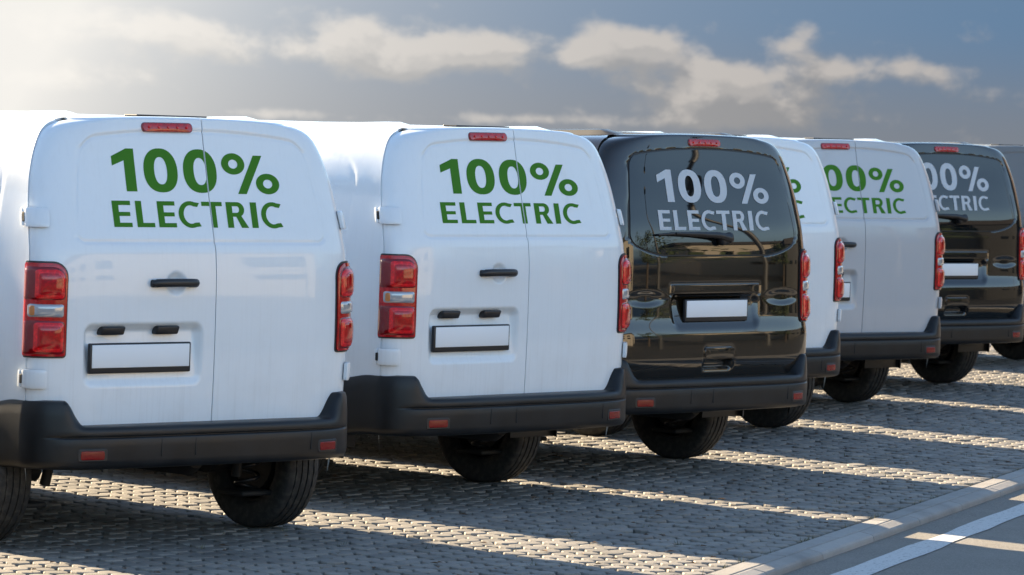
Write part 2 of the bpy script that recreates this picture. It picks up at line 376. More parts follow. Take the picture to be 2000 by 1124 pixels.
def outline(n_side, n_roof):
    """cross-section from left sill over the roof to right sill; returns x, z, t(for the rear edge)"""
    zs = np.concatenate([np.linspace(0.30, 1.30, 34)[:-1], np.linspace(1.30, 1.93, 46)[:-1], np.linspace(1.93, 1.995, 12)])
    L = [(-float(halfw(z)), z + 0.010 * float(sstep(z, 1.90, 1.995)), z, -1.0) for z in zs]
    W = float(halfw(1.995))
    roof = []
    for t in np.linspace(-1, 1, n_roof)[1:-1]:
        roof.append((t * W, 1.995 + 0.010 + float(crown(1.995, t)), 1.995, t))
    Rr = [(-x, z, zz, 1.0) for x, z, zz, t in L[::-1]]
    return L + roof + Rr
def body_grid(length, wheel_y, wheelbase=3.275):
    O = outline(0, 41); X0 = np.array([o[0] for o in O]); Z0 = np.array([o[1] for o in O]); ZZ = np.array([o[2] for o in O]); T = np.array([o[3] for o in O])
    yedge = base_v(ZZ) + DEP(ZZ) * prof(T) + 0.0045 + np.where(np.abs(T) < 1, 0.043, 0.046 * sstep(ZZ, 1.980, 1.995))
    ys = [0, 0.006, 0.02] + list(np.arange(0.04, 0.70, 0.013)) + list(np.arange(0.72, length - 1.4, 0.06)) + list(np.linspace(length - 1.36, length - 0.30, 24))
    fr = np.array(ys) / (length - 0.30)
    def shape(x, y, z):
        u = np.clip((y - (length - 1.42)) / 1.42, 0, 1)
        tz = np.interp(y, [length - 1.42, length - 1.30, length - 0.55, length - 0.30, length], [2.05, 2.03, 1.22, 1.14, 0.98])
        z2 = np.where(z > 0.6, 0.6 + (z - 0.6) * (tz - 0.6) / 1.45, z)
        return x * (1 - 0.17 * u ** 2), y, z2
    rows = []
    # tucked edge at the shut line
    rows.append(np.stack([X0 * 0.975, yedge + 0.012, Z0 - 0.012 * sstep(Z0, 1.8, 1.99)], 1))
    for f in fr:
        y = yedge + (length - 0.30 - yedge) * f
        x = X0.copy(); z = Z0.copy()
        # pressed window panel in the flank
        hw_y = y - 0.0
        top = 1.885 - 0.10 * np.clip((0.80 - y) / 0.42, 0, 1) ** 2
        d = sd_rrect(y, z, 1.30, (1.395 + top) / 2, 0.905, (top - 1.395) / 2, 0.085)
        panel = np.where(np.abs(T) == 1, 0.0028 * np.exp(-(d / 0.010) ** 2) + 0.0015 * sstep(-d, 0, 0.012), 0)
        x = x - np.sign(x) * panel
        z = z - 0.018 * sstep(y, 0.16, 0.95) * sstep(z, 1.55, 2.0)
        x = x * (1 + 0.032 * sstep(y, 0.14, 1.30) + 0.015 * sstep(y, 0.10, 0.70))
        x, y, z = shape(x, y, z); z = np.maximum(z, np.where(y < wheel_y - 0.2, 0.425, 0.30)); rows.append(np.stack([x, y, z], 1))
    for k, (dy, sx, dz) in enumerate(((0.10, 0.97, 0.98), (0.20, 0.88, 0.95), (0.27, 0.70, 0.93), (0.30, 0.35, 0.92))):
        r = rows[len(fr)].copy(); r[:, 1] += dy; r[:, 0] *= sx; r[:, 2] = 0.32 + (r[:, 2] - 0.32) * dz; rows.append(r)
    nr, nc = len(rows), len(X0); V = np.concatenate(rows); faces = []
    for q in grid_faces(nr, nc, flip=True):
        c = V[list(q)].mean(0)
        if abs(c[0]) > 0.7 and (math.hypot(c[1] - wheel_y, c[2] - 0.34) < (0.41 if wheel_y > 0.7 else 0.34) or math.hypot(c[1] - wheel_y - wheelbase, c[2] - 0.34) < 0.41): continue
        faces.append(q)
    # belly
    o = len(V); V = np.concatenate([V, np.array([[-0.90, 0.35, 0.33], [0.90, 0.35, 0.33], [0.80, length - 0.1, 0.33], [-0.80, length - 0.1, 0.33]])])
    return V, faces

def plan(z, side, gate=False):
    """points round the rear corner at height z as (arc length from the corner edge, point)"""
    W = float(halfw(z)); a = np.linspace(0, math.pi / 2, 160); t = np.sin(a) ** (2 / NEXP)
    x = t * W; y = (base_t if gate else base_v)(z) + DEP(z) * prof(t)
    x = np.concatenate([x, np.full(20, W)]); y = np.concatenate([y, y[-1] + np.linspace(0.01, 0.4, 20)])
    s = np.concatenate([[0], np.cumsum(np.hypot(np.diff(x), np.diff(y)))]); s -= s[159]
    return s, side * x, y
def corner_pt(s, z, side, off, gate=False):
    S, X, Y = plan(z, side, gate)
    x = np.interp(s, S, X); y = np.interp(s, S, Y)
    tx = np.interp(s + 0.004, S, X) - np.interp(s - 0.004, S, X); ty = np.interp(s + 0.004, S, Y) - np.interp(s - 0.004, S, Y)
    n = np.array([ty * side, -tx * side]); n /= np.hypot(*n)
    return np.array([x + n[0] * off, y + n[1] * off, z])
def rear_pt(x, z, off, gate=False, feat=None):
    y = float(surf_y(x, z, gate)) + (float(feat(np.array([x]), np.array([z]))[0]) if feat else 0.0)
    return np.array([x, y - off, z + float(crown(z, x / float(halfw(z))))])
def patch(fn, u0, u1, v0, v1, rad, off, bulge=0.0, nu=12, nv=12, skirt=0.012, power=2.5):
    """rounded rectangle lifted off a surface fn(u, v, offset); rad = (v0u0, v0u1, v1u0, v1u1)"""
    if not isinstance(rad, (tuple, list)): rad = (rad,) * 4
    vs = []; th = np.linspace(0, math.pi, nv); cosv = (1 - np.cos(th)) / 2
    def inset(d, r): return r - math.sqrt(max(0, r * r - (r - d) ** 2)) if d < r else 0.0
    rows = []
    for cv in cosv:
        v = v0 + (v1 - v0) * cv; a = u0 + max(inset(v - v0, rad[0]), inset(v1 - v, rad[2])); b = u1 - max(inset(v - v0, rad[1]), inset(v1 - v, rad[3]))
        row = []
        for cu in (1 - np.cos(np.linspace(0, math.pi, nu))) / 2:
            u = a + (b - a) * cu
            k = (1 - abs(2 * cu - 1) ** power) * (1 - abs(2 * cv - 1) ** power)
            row.append(fn(u, v, off + bulge * k))
        rows.append(row)
    V = [p for r in rows for p in r]; F = grid_faces(nv, nu)
    nc = nu; nr = nv
    ring = [c for c in range(nc)] + [r * nc + nc - 1 for r in range(1, nr)] + [(nr - 1) * nc + c for c in range(nc - 2, -1, -1)] + [r * nc for r in range(nr - 2, 0, -1)]
    # skirt back towards the surface
    o = len(V)
    for i in ring:
        r, c = divmod(i, nc); cv = cosv[r]; v = v0 + (v1 - v0) * cv
        a = u0 + max(inset(v - v0, rad[0]), inset(v1 - v, rad[2])); b = u1 - max(inset(v - v0, rad[1]), inset(v1 - v, rad[3]))
        u = a + (b - a) * ((1 - math.cos(math.pi * c / (nu - 1))) / 2)
        V.append(fn(u, v, off - skirt))
    k = len(ring)
    for i in range(k): F.append((ring[(i + 1) % k], ring[i], o + i, o + (i + 1) % k))
    return V, F
def fix_normals(o, ang=35):
    bm = bmesh.new(); bm.from_mesh(o.data); bmesh.ops.recalc_face_normals(bm, faces=bm.faces[:]); bm.to_mesh(o.data); bm.free()
    o.data.set_sharp_from_angle(angle=R(ang))

# ------------------------------------------------------------------ bumper
BW = 0.966
def bump_plan(s):
    pass
_a = np.linspace(0, math.pi / 2, 60); _t = np.sin(_a) ** (2 / 5.0)
_bx = np.concatenate([np.linspace(0, _t[6] * BW, 24)[:-1], _t[6:] * BW, np.full(10, BW)])
_by = -0.100 + 0.25 * (1 - np.sqrt(np.maximum(0, 1 - (np.minimum(_bx, BW) / BW) ** 5.0)))
_by[-10:] = 0.15 + np.linspace(0.025, 0.27, 10)
_bx[-10:] += 0.031 * sstep(_by[-10:], 0.14, 1.30) + 0.0145 * sstep(_by[-10:], 0.10, 0.70)
_bs = np.concatenate([[0], np.cumsum(np.hypot(np.diff(_bx), np.diff(_by)))])
def bump_pt(s, z, off):
    side = -1 if s < 0 else 1; s = abs(s)
    x = np.interp(s, _bs, _bx); y = np.interp(s, _bs, _by)
    tx = np.interp(s + 0.006, _bs, _bx) - np.interp(s - 0.006, _bs, _bx); ty = np.interp(s + 0.006, _bs, _by) - np.interp(s - 0.006, _bs, _by)
    l = math.hypot(tx, ty); return np.array([side * (x + ty / l * off), y - tx / l * off, z])
LOWP = [(-0.075, 0.425), (-0.060, 0.405), (-0.030, 0.396), (-0.012, 0.402), (-0.003, 0.418), (0.0, 0.440), (0.003, 0.50), (0.004, 0.534), (0.002, 0.539), (-0.006, 0.5425), (-0.006, 0.5455), (0.000, 0.549), (0.002, 0.555), (0.0, 0.576)]
LEDGE = [(-0.006, 0.586), (-0.020, 0.5925), (-0.050, 0.594), (-0.085, 0.595), (-0.116, 0.596), (-0.135, 0.590)]
TOWER = [(-0.001, 0.604), (-0.003, 0.640), (-0.007, 0.688), (-0.014, 0.707), (-0.032, 0.713), (-0.125, 0.707)]
def bumper_mesh():
    ss = np.concatenate([-_bs[::-1][:-1], _bs]); V = []; np_ = len(LOWP) + len(LEDGE)
    for s in ss:
        x = np.interp(abs(s), _bs, _bx); y = np.interp(abs(s), _bs, _by)
        tau = float(sstep(x, 0.728, 0.842))
        fwd = float(sstep(y, 0.20, 0.42))
        plain = float(sstep(x, 0.80, 0.93))
        for o, z in LOWP: V.append(bump_pt(s, z - 0.02 * fwd, o * (1 - plain) if z > 0.43 else o))
        for (o0, z0), (o1, z1) in zip(LEDGE, TOWER):
            V.append(bump_pt(s, z0 + (z1 - z0) * tau - 0.030 * fwd, o0 + (o1 - o0) * tau))
    return np.array(V), grid_faces(len(ss), np_)

# ------------------------------------------------------------------ lettering outlines
def ellipse(cx, cy, rx, ry, n=40, p=2.0):
    return [(cx + rx * math.copysign(abs(math.cos(a)) ** (2 / p), math.cos(a)), cy + ry * math.copysign(abs(math.sin(a)) ** (2 / p), math.sin(a))) for a in np.linspace(0, 2 * math.pi, n, endpoint=False)]
def glyph_C(x0, x1):
    cx = x0 + (x1 - x0) * 0.56; rx = (x1 - x0) * 0.56; rxi = rx * 0.58; o = []; i = []
    for a in np.linspace(R(52), R(308), 34): o.append((cx + rx * math.cos(a), 0.5 + 0.515 * math.sin(a)))
    for a in np.linspace(R(304), R(56), 34): i.append((cx + rxi * math.cos(a), 0.5 + 0.355 * math.sin(a)))
    end = x1
    return [o[:1] + o[1:] + i] if False else [[(end, 0.945)] + o[2:-2] + [(end, 0.045), (end - 0.011, 0.20)] + i[1:-1] + [(end - 0.013, 0.79)]]
NUM_ROW = [  # (outer loop, holes)
    ([(0.0, 0.815), (0.088, 0.985), (0.133, 0.985), (0.133, 0.012), (0.071, 0.012), (0.071, 0.725), (0.0, 0.600)], []),
    (ellipse(0.2835, 0.5, 0.1005, 0.5, 44, 2.3), [ellipse(0.2835, 0.5, 0.038, 0.315, 36, 2.3)]),
    (ellipse(0.519, 0.5, 0.1005, 0.5, 44, 2.3), [ellipse(0.519, 0.5, 0.038, 0.315, 36, 2.3)]),
    (ellipse(0.7245, 0.690, 0.0715, 0.245, 36), [ellipse(0.7245, 0.690, 0.028, 0.105, 28)]),
    (ellipse(0.927, 0.235, 0.0725, 0.245, 36), [ellipse(0.927, 0.235, 0.0285, 0.105, 28)]),
    ([(0.737, -0.012), (0.790, -0.012), (0.907, 0.895), (0.853, 0.895)], [])]
def g_E(a, b):
    st = 0.036; m = b - 0.006
    return ([(a, 0), (b, 0), (b, .165), (a + st, .165), (a + st, .42), (m, .42), (m, .575), (a + st, .575), (a + st, .835), (b, .835), (b, 1), (a, 1)], [])
def g_R(a, b):
    c = a + 0.068; top = []
    for t in np.linspace(R(90), R(-62), 20): top.append((c + 0.040 * math.cos(t), 0.715 + 0.285 * math.sin(t)))
    hole = [(a + .036, .84), (c - .006, .84)] + [(c - 0.004 + 0.0135 * math.cos(t), 0.715 + 0.125 * math.sin(t)) for t in np.linspace(R(80), R(-80), 10)] + [(c - .006, .585), (a + .036, .585)]
    return ([(a, 0), (a + .036, 0), (a + .036, .43), (a + .056, .43), (b - .043, 0), (b, 0)] + top[::-1] + [(a, 1)], [hole[::-1]])
WORD_ROW = [g_E(0.0, 0.105),
    ([(0.133, 0), (0.235, 0), (0.235, .165), (0.169, .165), (0.169, 1), (0.133, 1)], []),
    g_E(0.259, 0.362), (glyph_C(0.380, 0.507)[0], []),
    ([(0.567, 0), (0.603, 0), (0.603, .835), (0.642, .835), (0.642, 1), (0.520, 1), (0.520, .835), (0.567, .835)], []),
    g_R(0.665, 0.790), ([(0.811, 0), (0.849, 0), (0.849, 1), (0.811, 1)], []), (glyph_C(0.873, 1.0)[0], [])]
def lettering(name, row, x0, x1, z0, z1, gate, material, parent, off):
    cu = bpy.data.curves.new('letters', 'CURVE'); cu.dimensions = '2D'; cu.fill_mode = 'BOTH'
    for outer, holes in row:
        for loop in [outer] + holes:
            sp = cu.splines.new('POLY'); sp.points.add(len(loop) - 1); sp.use_cyclic_u = True
            for p, (u, v) in zip(sp.points, loop): p.co = (x0 + u * (x1 - x0), z0 + v * (z1 - z0), 0, 1)
    tmp = bpy.data.objects.new('letters', cu); COL.objects.link(tmp)
    dg = bpy.context.evaluated_depsgraph_get(); me = bpy.data.meshes.new_from_object(tmp.evaluated_get(dg))
    bpy.data.objects.remove(tmp); bpy.data.curves.remove(cu)
    bm = bmesh.new(); bm.from_mesh(me); bpy.data.meshes.remove(me)
    # cut into small cells so that the film follows the panel
    def cut(axis, v):
        n = (1, 0, 0) if axis == 0 else (0, 1, 0); c = (v, 0, 0) if axis == 0 else (0, v, 0)
        bmesh.ops.bisect_plane(bm, geom=bm.verts[:] + bm.edges[:] + bm.faces[:], plane_co=c, plane_no=n)
    for v in np.arange(x0 + 0.05, x1, 0.055): cut(0, v)
    for v in np.arange(z0 + 0.03, z1, 0.04): cut(1, v)
    if not gate:
        cut(0, SEAM - 0.0045); cut(0, SEAM + 0.0045)
        bmesh.ops.delete(bm, geom=[f for f in bm.faces if abs(f.calc_center_median().x - SEAM) < 0.0044], context='FACES')
    for v in bm.verts:
        x, z = v.co.x, v.co.y; p = rear_pt(x, z, off, gate, None if gate else feat_doors); v.co = p
    o = bm_obj(name, bm, material, parent); return o

# ------------------------------------------------------------------ shared part meshes (built once, copied with obj.copy())
TYRE_R = 0.338; TYRE_W = 0.205
def make_tyre_mesh():
    bm = bmesh.new(); h = TYRE_W / 2; Rr = TYRE_R
    prof_ = [(-h * 0.72, 0.205), (-h * 0.95, 0.225), (-h, 0.268), (-h * 0.985, 0.300), (-h * 0.93, Rr - 0.014), (-h * 0.83, Rr - 0.005)]
    gr = [-0.056, -0.019, 0.019, 0.056]
    for g in gr: prof_ += [(g - 0.0055, Rr - 0.0005), (g - 0.004, Rr - 0.008), (g + 0.004, Rr - 0.008), (g + 0.0055, Rr - 0.0005)]
    prof_ += [(h * 0.83, Rr - 0.005), (h * 0.93, Rr - 0.014), (h * 0.985, 0.300), (h, 0.268), (h * 0.95, 0.225), (h * 0.72, 0.205)]
    N = 96; rings = lathe_x(bm, prof_, N)
    # cross sipes on the shoulder ribs
    for i, (x, r) in enumerate(prof_):
        if r > Rr - 0.006 and abs(x) > 0.05:
            for k in range(0, N, 3):
                v = rings[i][k]; f = (Rr - 0.0065) / r; v.co.y *= f; v.co.z *= f
    return bm
def wheel(parent, x, y, side):
    wr = bm_obj('wheel', _rim_bm(side), M['steel'], parent, True, 35); wr.location = (x, y, TYRE_R - 0.004)
    ty = bm_obj('tyre', make_tyre_mesh(), M['tyre'], wr, True, 50)
    return wr
def _rim_bm(side):
    bm = bmesh.new(); s = side
    lathe_x(bm, [(-0.075 * s, 0.212), (-0.07 * s, 0.195), (0.02 * s, 0.185), (0.05 * s, 0.17), (0.045 * s, 0.10), (0.06 * s, 0.06), (0.06 * s, 0.001)], 40)
    lathe_x(bm, [(-0.06 * s, 0.001), (-0.06 * s, 0.15), (-0.02 * s, 0.155), (0.0, 0.001)], 28)   # brake drum
    lathe_x(bm, [(0.085 * s, 0.212), (0.08 * s, 0.198), (0.05 * s, 0.17)], 40)
    return bm

def build_van(name, length, wheel_y, style, paint_mat, lett, track=0.805):
    """style 'doors' (two leaf rear doors) or 'gate' (glazed tailgate)"""
    gate = style == 'gate'
    root = empty(name); pm = paint_mat
    V, Fc = body_grid(length, wheel_y); body = mesh_obj('body', V, Fc, pm, root); body.data.set_sharp_from_angle(angle=R(50))
    # inner floor and an added black sheet for the shade behind the shut lines
    bm = bmesh.new(); rbox(bm, (1.66, length - 0.55, 0.05), (0, length / 2 + 0.08, 0.435), 0.01)
    rbox(bm, (1.30, 0.35, 0.10), (0, 0.32, 0.46), 0.03); rbox(bm, (0.18, length - 1.4, 0.10), (-0.45, length / 2 + 0.2, 0.37), 0.02); rbox(bm, (0.18, length - 1.4, 0.10), (0.45, length / 2 + 0.2, 0.37), 0.02)
    bm_obj('underbody', bm, M['under'], root)
    bm = bmesh.new(); rbox(bm, (1.56, 0.02, 1.20), (0, 0.30, 1.08), 0); bm_obj('gap_shade_sheet', bm, M['under'], root)
    # rear doors
    if gate:
        V, Fc = door_grid(0, True); d = mesh_obj('tailgate', V, Fc, pm, root); d.data.set_sharp_from_angle(angle=R(48))
        doors = [d]
    else:
        doors = []
        for s in (-1, 1):
            V, Fc = door_grid(s); d = mesh_obj('rear_door', V, Fc, pm, root); d.data.set_sharp_from_angle(angle=R(48)); doors.append(d)
    dl = doors[0]; dr = doors[-1]
    # bumper
    V, Fc = bumper_mesh(); b = mesh_obj('bumper', V, Fc, M['plastic'], root); fix_normals(b, 50)
    for s in (-1, 1):
        s0, s1 = (np.interp(0.644, _bx[:-10], _bs[:-10]), np.interp(0.768, _bx[:-10], _bs[:-10]))
        a0, a1 = (s0, s1) if s > 0 else (-s1, -s0)
        V, Fc = patch(bump_pt, a0 - 0.010, a1 + 0.010, 0.433, 0.494, 0.012, 0.003, 0, 14, 6); mesh_obj('reflector_surround', V, Fc, M['trim'], b)
        V, Fc = patch(bump_pt, a0 + 0.004, a1 - 0.004, 0.443, 0.483, 0.008, 0.0045, 0.001, 14, 6); o = mesh_obj('reflector', V, Fc, M['reflector'], b)
    for xs_ in (-0.33, -0.13, 0.585):
        sg = math.copysign(float(np.interp(abs(xs_), _bx[:-10], _bs[:-10])), xs_)
        V, Fc = patch(bump_pt, sg - 0.0022, sg + 0.0022, 0.450, 0.534, 0.001, 0.0047, 0, 4, 8, 0.008); mesh_obj('bumper_seam', V, Fc, M['under'], b)
    # tail lights
    for s in (-1, 1):
        fn = lambda u, v, o, s=s: corner_pt(u, v, s, o, gate)
        # u runs inward negative: from -0.215 (inner edge) to +0.02 (flank)
        rads = (0.018, 0.010, 0.075, 0.012)
        V, Fc = patch(fn, -0.190, 0.022, 0.906, 1.347, rads, 0.006, 0.0, 22, 30, 0.02); h = mesh_obj('tail_light', V, Fc, M['trim'], root); fix_normals(h)
        V, Fc = patch(fn, -0.183, 0.018, 0.914, 1.339, (0.014, 0.008, 0.07, 0.010), 0.013, 0.004, 22, 30, 0.014, 8); l = mesh_obj('lens', V, Fc, M['red'], h); fix_normals(l)
        for (za, zb) in ((1.168, 1.322), (0.924, 1.080)):
            V, Fc = patch(fn, -0.175, 0.014, za, zb, (0.012, 0.012, 0.06 if zb > 1.2 else 0.02, 0.02), 0.015, 0.010, 18, 18, 0.012, 5); l = mesh_obj('upper_lens' if zb > 1.2 else 'lower_lens', V, Fc, M['red_dark'], h); fix_normals(l)
            V, Fc = patch(fn, -0.168, -0.040, za + 0.010, zb - 0.012, (0.016, 0.016, 0.045 if zb > 1.2 else 0.018, 0.016), 0.022, 0.010, 18, 18, 0.010, 6); l = mesh_obj('lamp_block', V, Fc, M['red_bright'], h); fix_normals(l)
            V, Fc = patch(fn, -0.156, -0.054, za + 0.022, zb - 0.024, (0.012, 0.012, 0.034 if zb > 1.2 else 0.014, 0.012), 0.0275, 0.007, 14, 14, 0.008, 6); l = mesh_obj('lamp_face', V, Fc, M['red'], h); fix_normals(l)
        V, Fc = patch(fn, -0.168, -0.012, 1.093, 1.152, 0.012, 0.017, 0.008, 18, 10, 0.010, 6); l = mesh_obj('reversing_lens', V, Fc, M['clear'], h); fix_normals(l)
        V, Fc = patch(fn, -0.046, -0.024, 1.100, 1.145, 0.008, 0.024, 0.002, 8, 8, 0.006); l = mesh_obj('bulb', V, Fc, M['amber'], h)
    ft = feat_gate if gate else feat_doors
    rp = lambda x, z, o: rear_pt(x, z, o, gate, ft)
    rq = lambda x, z, o: rear_pt(x, z, o, gate, None)
    # high brake light
    bx0, bx1 = (-0.142, 0.142) if gate else (-0.308, -0.017)
    if lett:
        V, Fc = patch(rq, bx0 - 0.006, bx1 + 0.006, 1.936, 1.978, 0.0205, 0.004, 0.0, 20, 10); h = mesh_obj('brake_light', V, Fc, M['red_dark'], dl)
        V, Fc = patch(rq, bx0, bx1, 1.940, 1.974, 0.0168, 0.008, 0.003, 20, 10); mesh_obj('brake_lens', V, Fc, M['red'], h)
        for k in range(5):
            p = rq(bx0 + (bx1 - bx0) * (0.12 + 0.19 * k), 1.957, 0.0115); bm = bmesh.new()
            bmesh.ops.create_icosphere(bm, subdivisions=1, radius=0.007, matrix=Matrix.Translation(p)); bm_obj('lamp_bulb', bm, M['red_bright'], h, True)
    # licence plate
    if gate: px0, px1, pz0, pz1, pdep = -0.289, 0.292, 0.921, 1.053, 0.012
    else: px0, px1, pz0, pz1, pdep = -0.687, -0.095, 0.832, 0.972, 0.004
    yp = float(surf_y((px0 + px1) / 2, 0.98 if gate else 0.9, gate)) + (0.006 if gate else pdep)
    bm = bmesh.new(); rbox(bm, (px1 - px0, 0.022, pz1 - pz0), ((px0 + px1) / 2, yp, (pz0 + pz1) / 2), 0.007, 3); fr = bm_obj('plate_holder', bm, M['trim'], dl, True, 50)
    bm = bmesh.new(); rbox(bm, (px1 - px0 - 0.024, 0.006, pz1 - pz0 - 0.034), ((px0 + px1) / 2, yp - 0.0115, (pz0 + pz1) / 2 + 0.009), 0.0025, 2); bm_obj('licence_plate', bm, M['plate'], fr, True, 50)
    bm = bmesh.new(); rbox(bm, ((px1 - px0) * 0.8, 0.04, 0.07), ((px0 + px1) / 2, yp + 0.026, (pz0 + pz1) / 2), 0.004); bm_obj('plate_bracket', bm, M['trim'], fr)
    if not gate:
        for xa, xb in ((-0.614, -0.480), (-0.295, -0.164)):
            yl = float(surf_y(xa, 1.03)) + 0.026; bm = bmesh.new()
            rbox(bm, (xb - xa, 0.045, 0.040), ((xa + xb) / 2, yl - 0.008, 1.028), 0.008, 2)
            for v in bm.verts:
                if v.co.z < 1.02: v.co.y += 0.010
            bm_obj('plate_lamp', bm, M['trim'], dl, True, 50)
        # handle: a bowed grip on two feet with the lock at the right end
        bm = bmesh.new(); pts = []; rad = []
        y0 = float(surf_y(-0.2, 1.245))
        for u in np.linspace(0, 1, 15):
            x = -0.343 + 0.273 * u; k = 1 - abs(2 * u - 1) ** 4
            pts.append((x, y0 - 0.008 - 0.030 * k, 1.246 + 0.004 * k)); rad.append(0.009 + 0.011 * min(1, k * 2.5))
        tube(bm, pts, rad, 12)
        for v in bm.verts: v.co.y = (v.co.y - (y0 - 0.03)) * 0.75 + (y0 - 0.03)
        rbox(bm, (0.05, 0.03, 0.036), (-0.318, y0 - 0.006, 1.246), 0.010, 3); rbox(bm, (0.056, 0.036, 0.040), (-0.100, y0 - 0.010, 1.247), 0.012, 3)
        hd = bm_obj('door_handle', bm, M['trim'], dl, True, 50)
        bm = bmesh.new(); bmesh.ops.create_cone(bm, cap_ends=True, segments=16, radius1=0.010, radius2=0.010, depth=0.010, matrix=Matrix.Translation((-0.092, y0 - 0.0315, 1.247)) @ Matrix.Rotation(R(90), 4, 'X')); bm_obj('lock', bm, M['chrome'], hd, True)
        # hinges
        for s, dd in ((-1, dl), (1, dr)):
            for za, zb in ((1.502, 1.590), (0.766, 0.852)):
                fn = lambda u, v, o, s=s: corner_pt(u, v, s, o)
                V, Fc = patch(fn, -0.100, 0.006, za, zb, 0.010, 0.021, 0.004, 14, 10, 0.016, 6); hg = mesh_obj('hinge', V, Fc, pm, dd); fix_normals(hg)
                V, Fc = patch(fn, 0.010, 0.034, za + 0.003, zb - 0.003, 0.008, 0.021, 0.004, 8, 8, 0.018); k = mesh_obj('hinge_knuckle', V, Fc, pm, hg); fix_normals(k)
                V, Fc = patch(fn, 0.0, 0.018, za + 0.022, zb - 0.022, 0.003, 0.0245, 0, 6, 6, 0.012); mesh_obj('hinge_pin', V, Fc, M['under'], hg)
    else:
        # rear glass with a black rim
        Vs = []; nz, nx = 40, 60
        def glass_patch(grow, off, nm, mt, par):
            zt = np.linspace(0, 1, nz); V = []
            zlo, zhi = 1.309 - grow, 1.924 + grow
            zz = zlo + (zhi - zlo) * (1 - np.cos(np.pi * zt)) / 2
            for z in zz:
                xs = np.linspace(0, 0.82, 800); sd_ = glass_sd(xs, np.full_like(xs, z)) - grow
                ins = np.where(sd_ <= 0)[0]; hw = xs[ins[-1]] if len(ins) else 0.30
                for x in np.linspace(-hw, hw, nx): 
                    V.append(rear_pt(x, z, off, True, None) + np.array([0, 0, 0]))
            o = mesh_obj(nm, V, grid_faces(nz, nx), mt, par); return o
        rim = glass_patch(0.008, -0.0045, 'glass_seal', M['rubber_seal'], dl)
        gl = glass_patch(-0.006, 0.0000, 'rear_window', M['glass'], dl)
        # wiper: blade, arm and pivot cap
        bm = bmesh.new()
        P = lambda x, z, o: Vector(rear_pt(x, z, o, True, None))
        tube(bm, [P(-0.545, 1.432, 0.020), P(-0.42, 1.438, 0.024), P(-0.22, 1.432, 0.024), P(-0.02, 1.420, 0.022)], [0.006, 0.010, 0.012, 0.010], 8)
        tube(bm, [P(-0.40, 1.440, 0.034), P(-0.20, 1.437, 0.040), P(-0.02, 1.430, 0.046), P(0.075, 1.412, 0.048)], [0.008, 0.013, 0.020, 0.026], 10)
        wp = bm_obj('rear_wiper', bm, M['trim'], dl, True, 60)
        bm = bmesh.new(); rbox(bm, (0.115, 0.055, 0.062), P(0.062, 1.408, 0.024), 0.020, 3, Matrix.Rotation(R(-14), 3, 'Y')); bm_obj('wiper_pivot', bm, M['trim'], wp, True, 60)
        # tailgate release strip and rim of the plate recess
        V, Fc = patch(rq, -0.408, 0.400, 1.087, 1.139, 0.012, 0.002, 0.001, 30, 8, 0.008, 6); mesh_obj('release_strip', V, Fc, pm, dl)
        V, Fc = patch(rq, -0.118, 0.148, 0.706, 0.768, 0.018, 0.004, 0.002, 16, 8, 0.010); mesh_obj('pull_flap', V, Fc, pm, dl)
    # lettering
    if lett:
        vm = M['grey_vinyl'] if gate else M['green']; off = 0.0022 if gate else 0.0012
        lettering('lettering_number', NUM_ROW, *lett[0], gate, vm, dl, off); lettering('lettering_word', WORD_ROW, *lett[1], gate, vm, dl, off)
    # roof pieces
    rail_mat = M['trim'] if gate else pm
    for s in (-1, 1):
        bm = bmesh.new(); ys = [0.30, 0.36, 0.44, 0.52, 0.70] + list(np.linspace(1.0, length - 1.7, 12)); secs = []
        for y in ys:
            hgt = 0.034 * float(sstep(y, 0.29, 0.46)) + 0.002; wd = 0.066; x = s * 0.545
            zr = 2.005 + float(crown(1.995, x / 0.64)) - 0.004 - 0.018 * float(sstep(y, 0.16, 0.95))
            secs.append([bm.verts.new((x + wx, y, zr + hz)) for wx, hz in ((-wd, -0.006), (-wd * 0.75, hgt * 0.85), (-wd * 0.3, hgt), (wd * 0.3, hgt), (wd * 0.75, hgt * 0.85), (wd, -0.006))])
        for a, b2 in zip(secs, secs[1:]):
            for k in range(5): bm.faces.new((a[k], a[k + 1], b2[k + 1], b2[k]))
        bm.faces.new(secs[0]); bm_obj('roof_rail', bm, rail_mat, body, True, 50)
    if not gate:
        bm = bmesh.new(); rbox(bm, (0.425, 0.10, 0.010), (0.051, 0.42, 2.024), 0.003, 2); bm_obj('roof_strip', bm, M['trim'], body)
    # wheels, axle, springs
    for s in (-1, 1):
        for wy in (wheel_y, wheel_y + 3.275): wheel(root, s * track, wy, s)
    bm = bmesh.new(); zc = TYRE_R
    for s in (-1, 1):
        tube(bm, [(s * 0.62, wheel_y + 0.02, zc), (s * 0.50, wheel_y + 0.12, zc - 0.01), (s * 0.34, wheel_y + 0.45, zc + 0.02), (s * 0.32, wheel_y + 0.75, zc + 0.09)], [0.055, 0.05, 0.045, 0.05], 10)
        tube(bm, [(s * 0.70, wheel_y, zc), (s * 0.52, wheel_y + 0.01, zc)], [0.05, 0.06], 12)
        rbox(bm, (0.20, 0.20, 0.025), (s * 0.69, wheel_y - 0.10, zc - 0.15), 0.01)
        tube(bm, [(s * 0.58, wheel_y - 0.16, zc - 0.06), (s * 0.56, wheel_y - 0.20, 0.46)], [0.026, 0.022], 10)
    tube(bm, [(-0.60, wheel_y + 0.18, zc + 0.04), (0.60, wheel_y + 0.18, zc + 0.04)], 0.03, 10)
    bm_obj('rear_axle', bm, M['under'], root, True, 50)
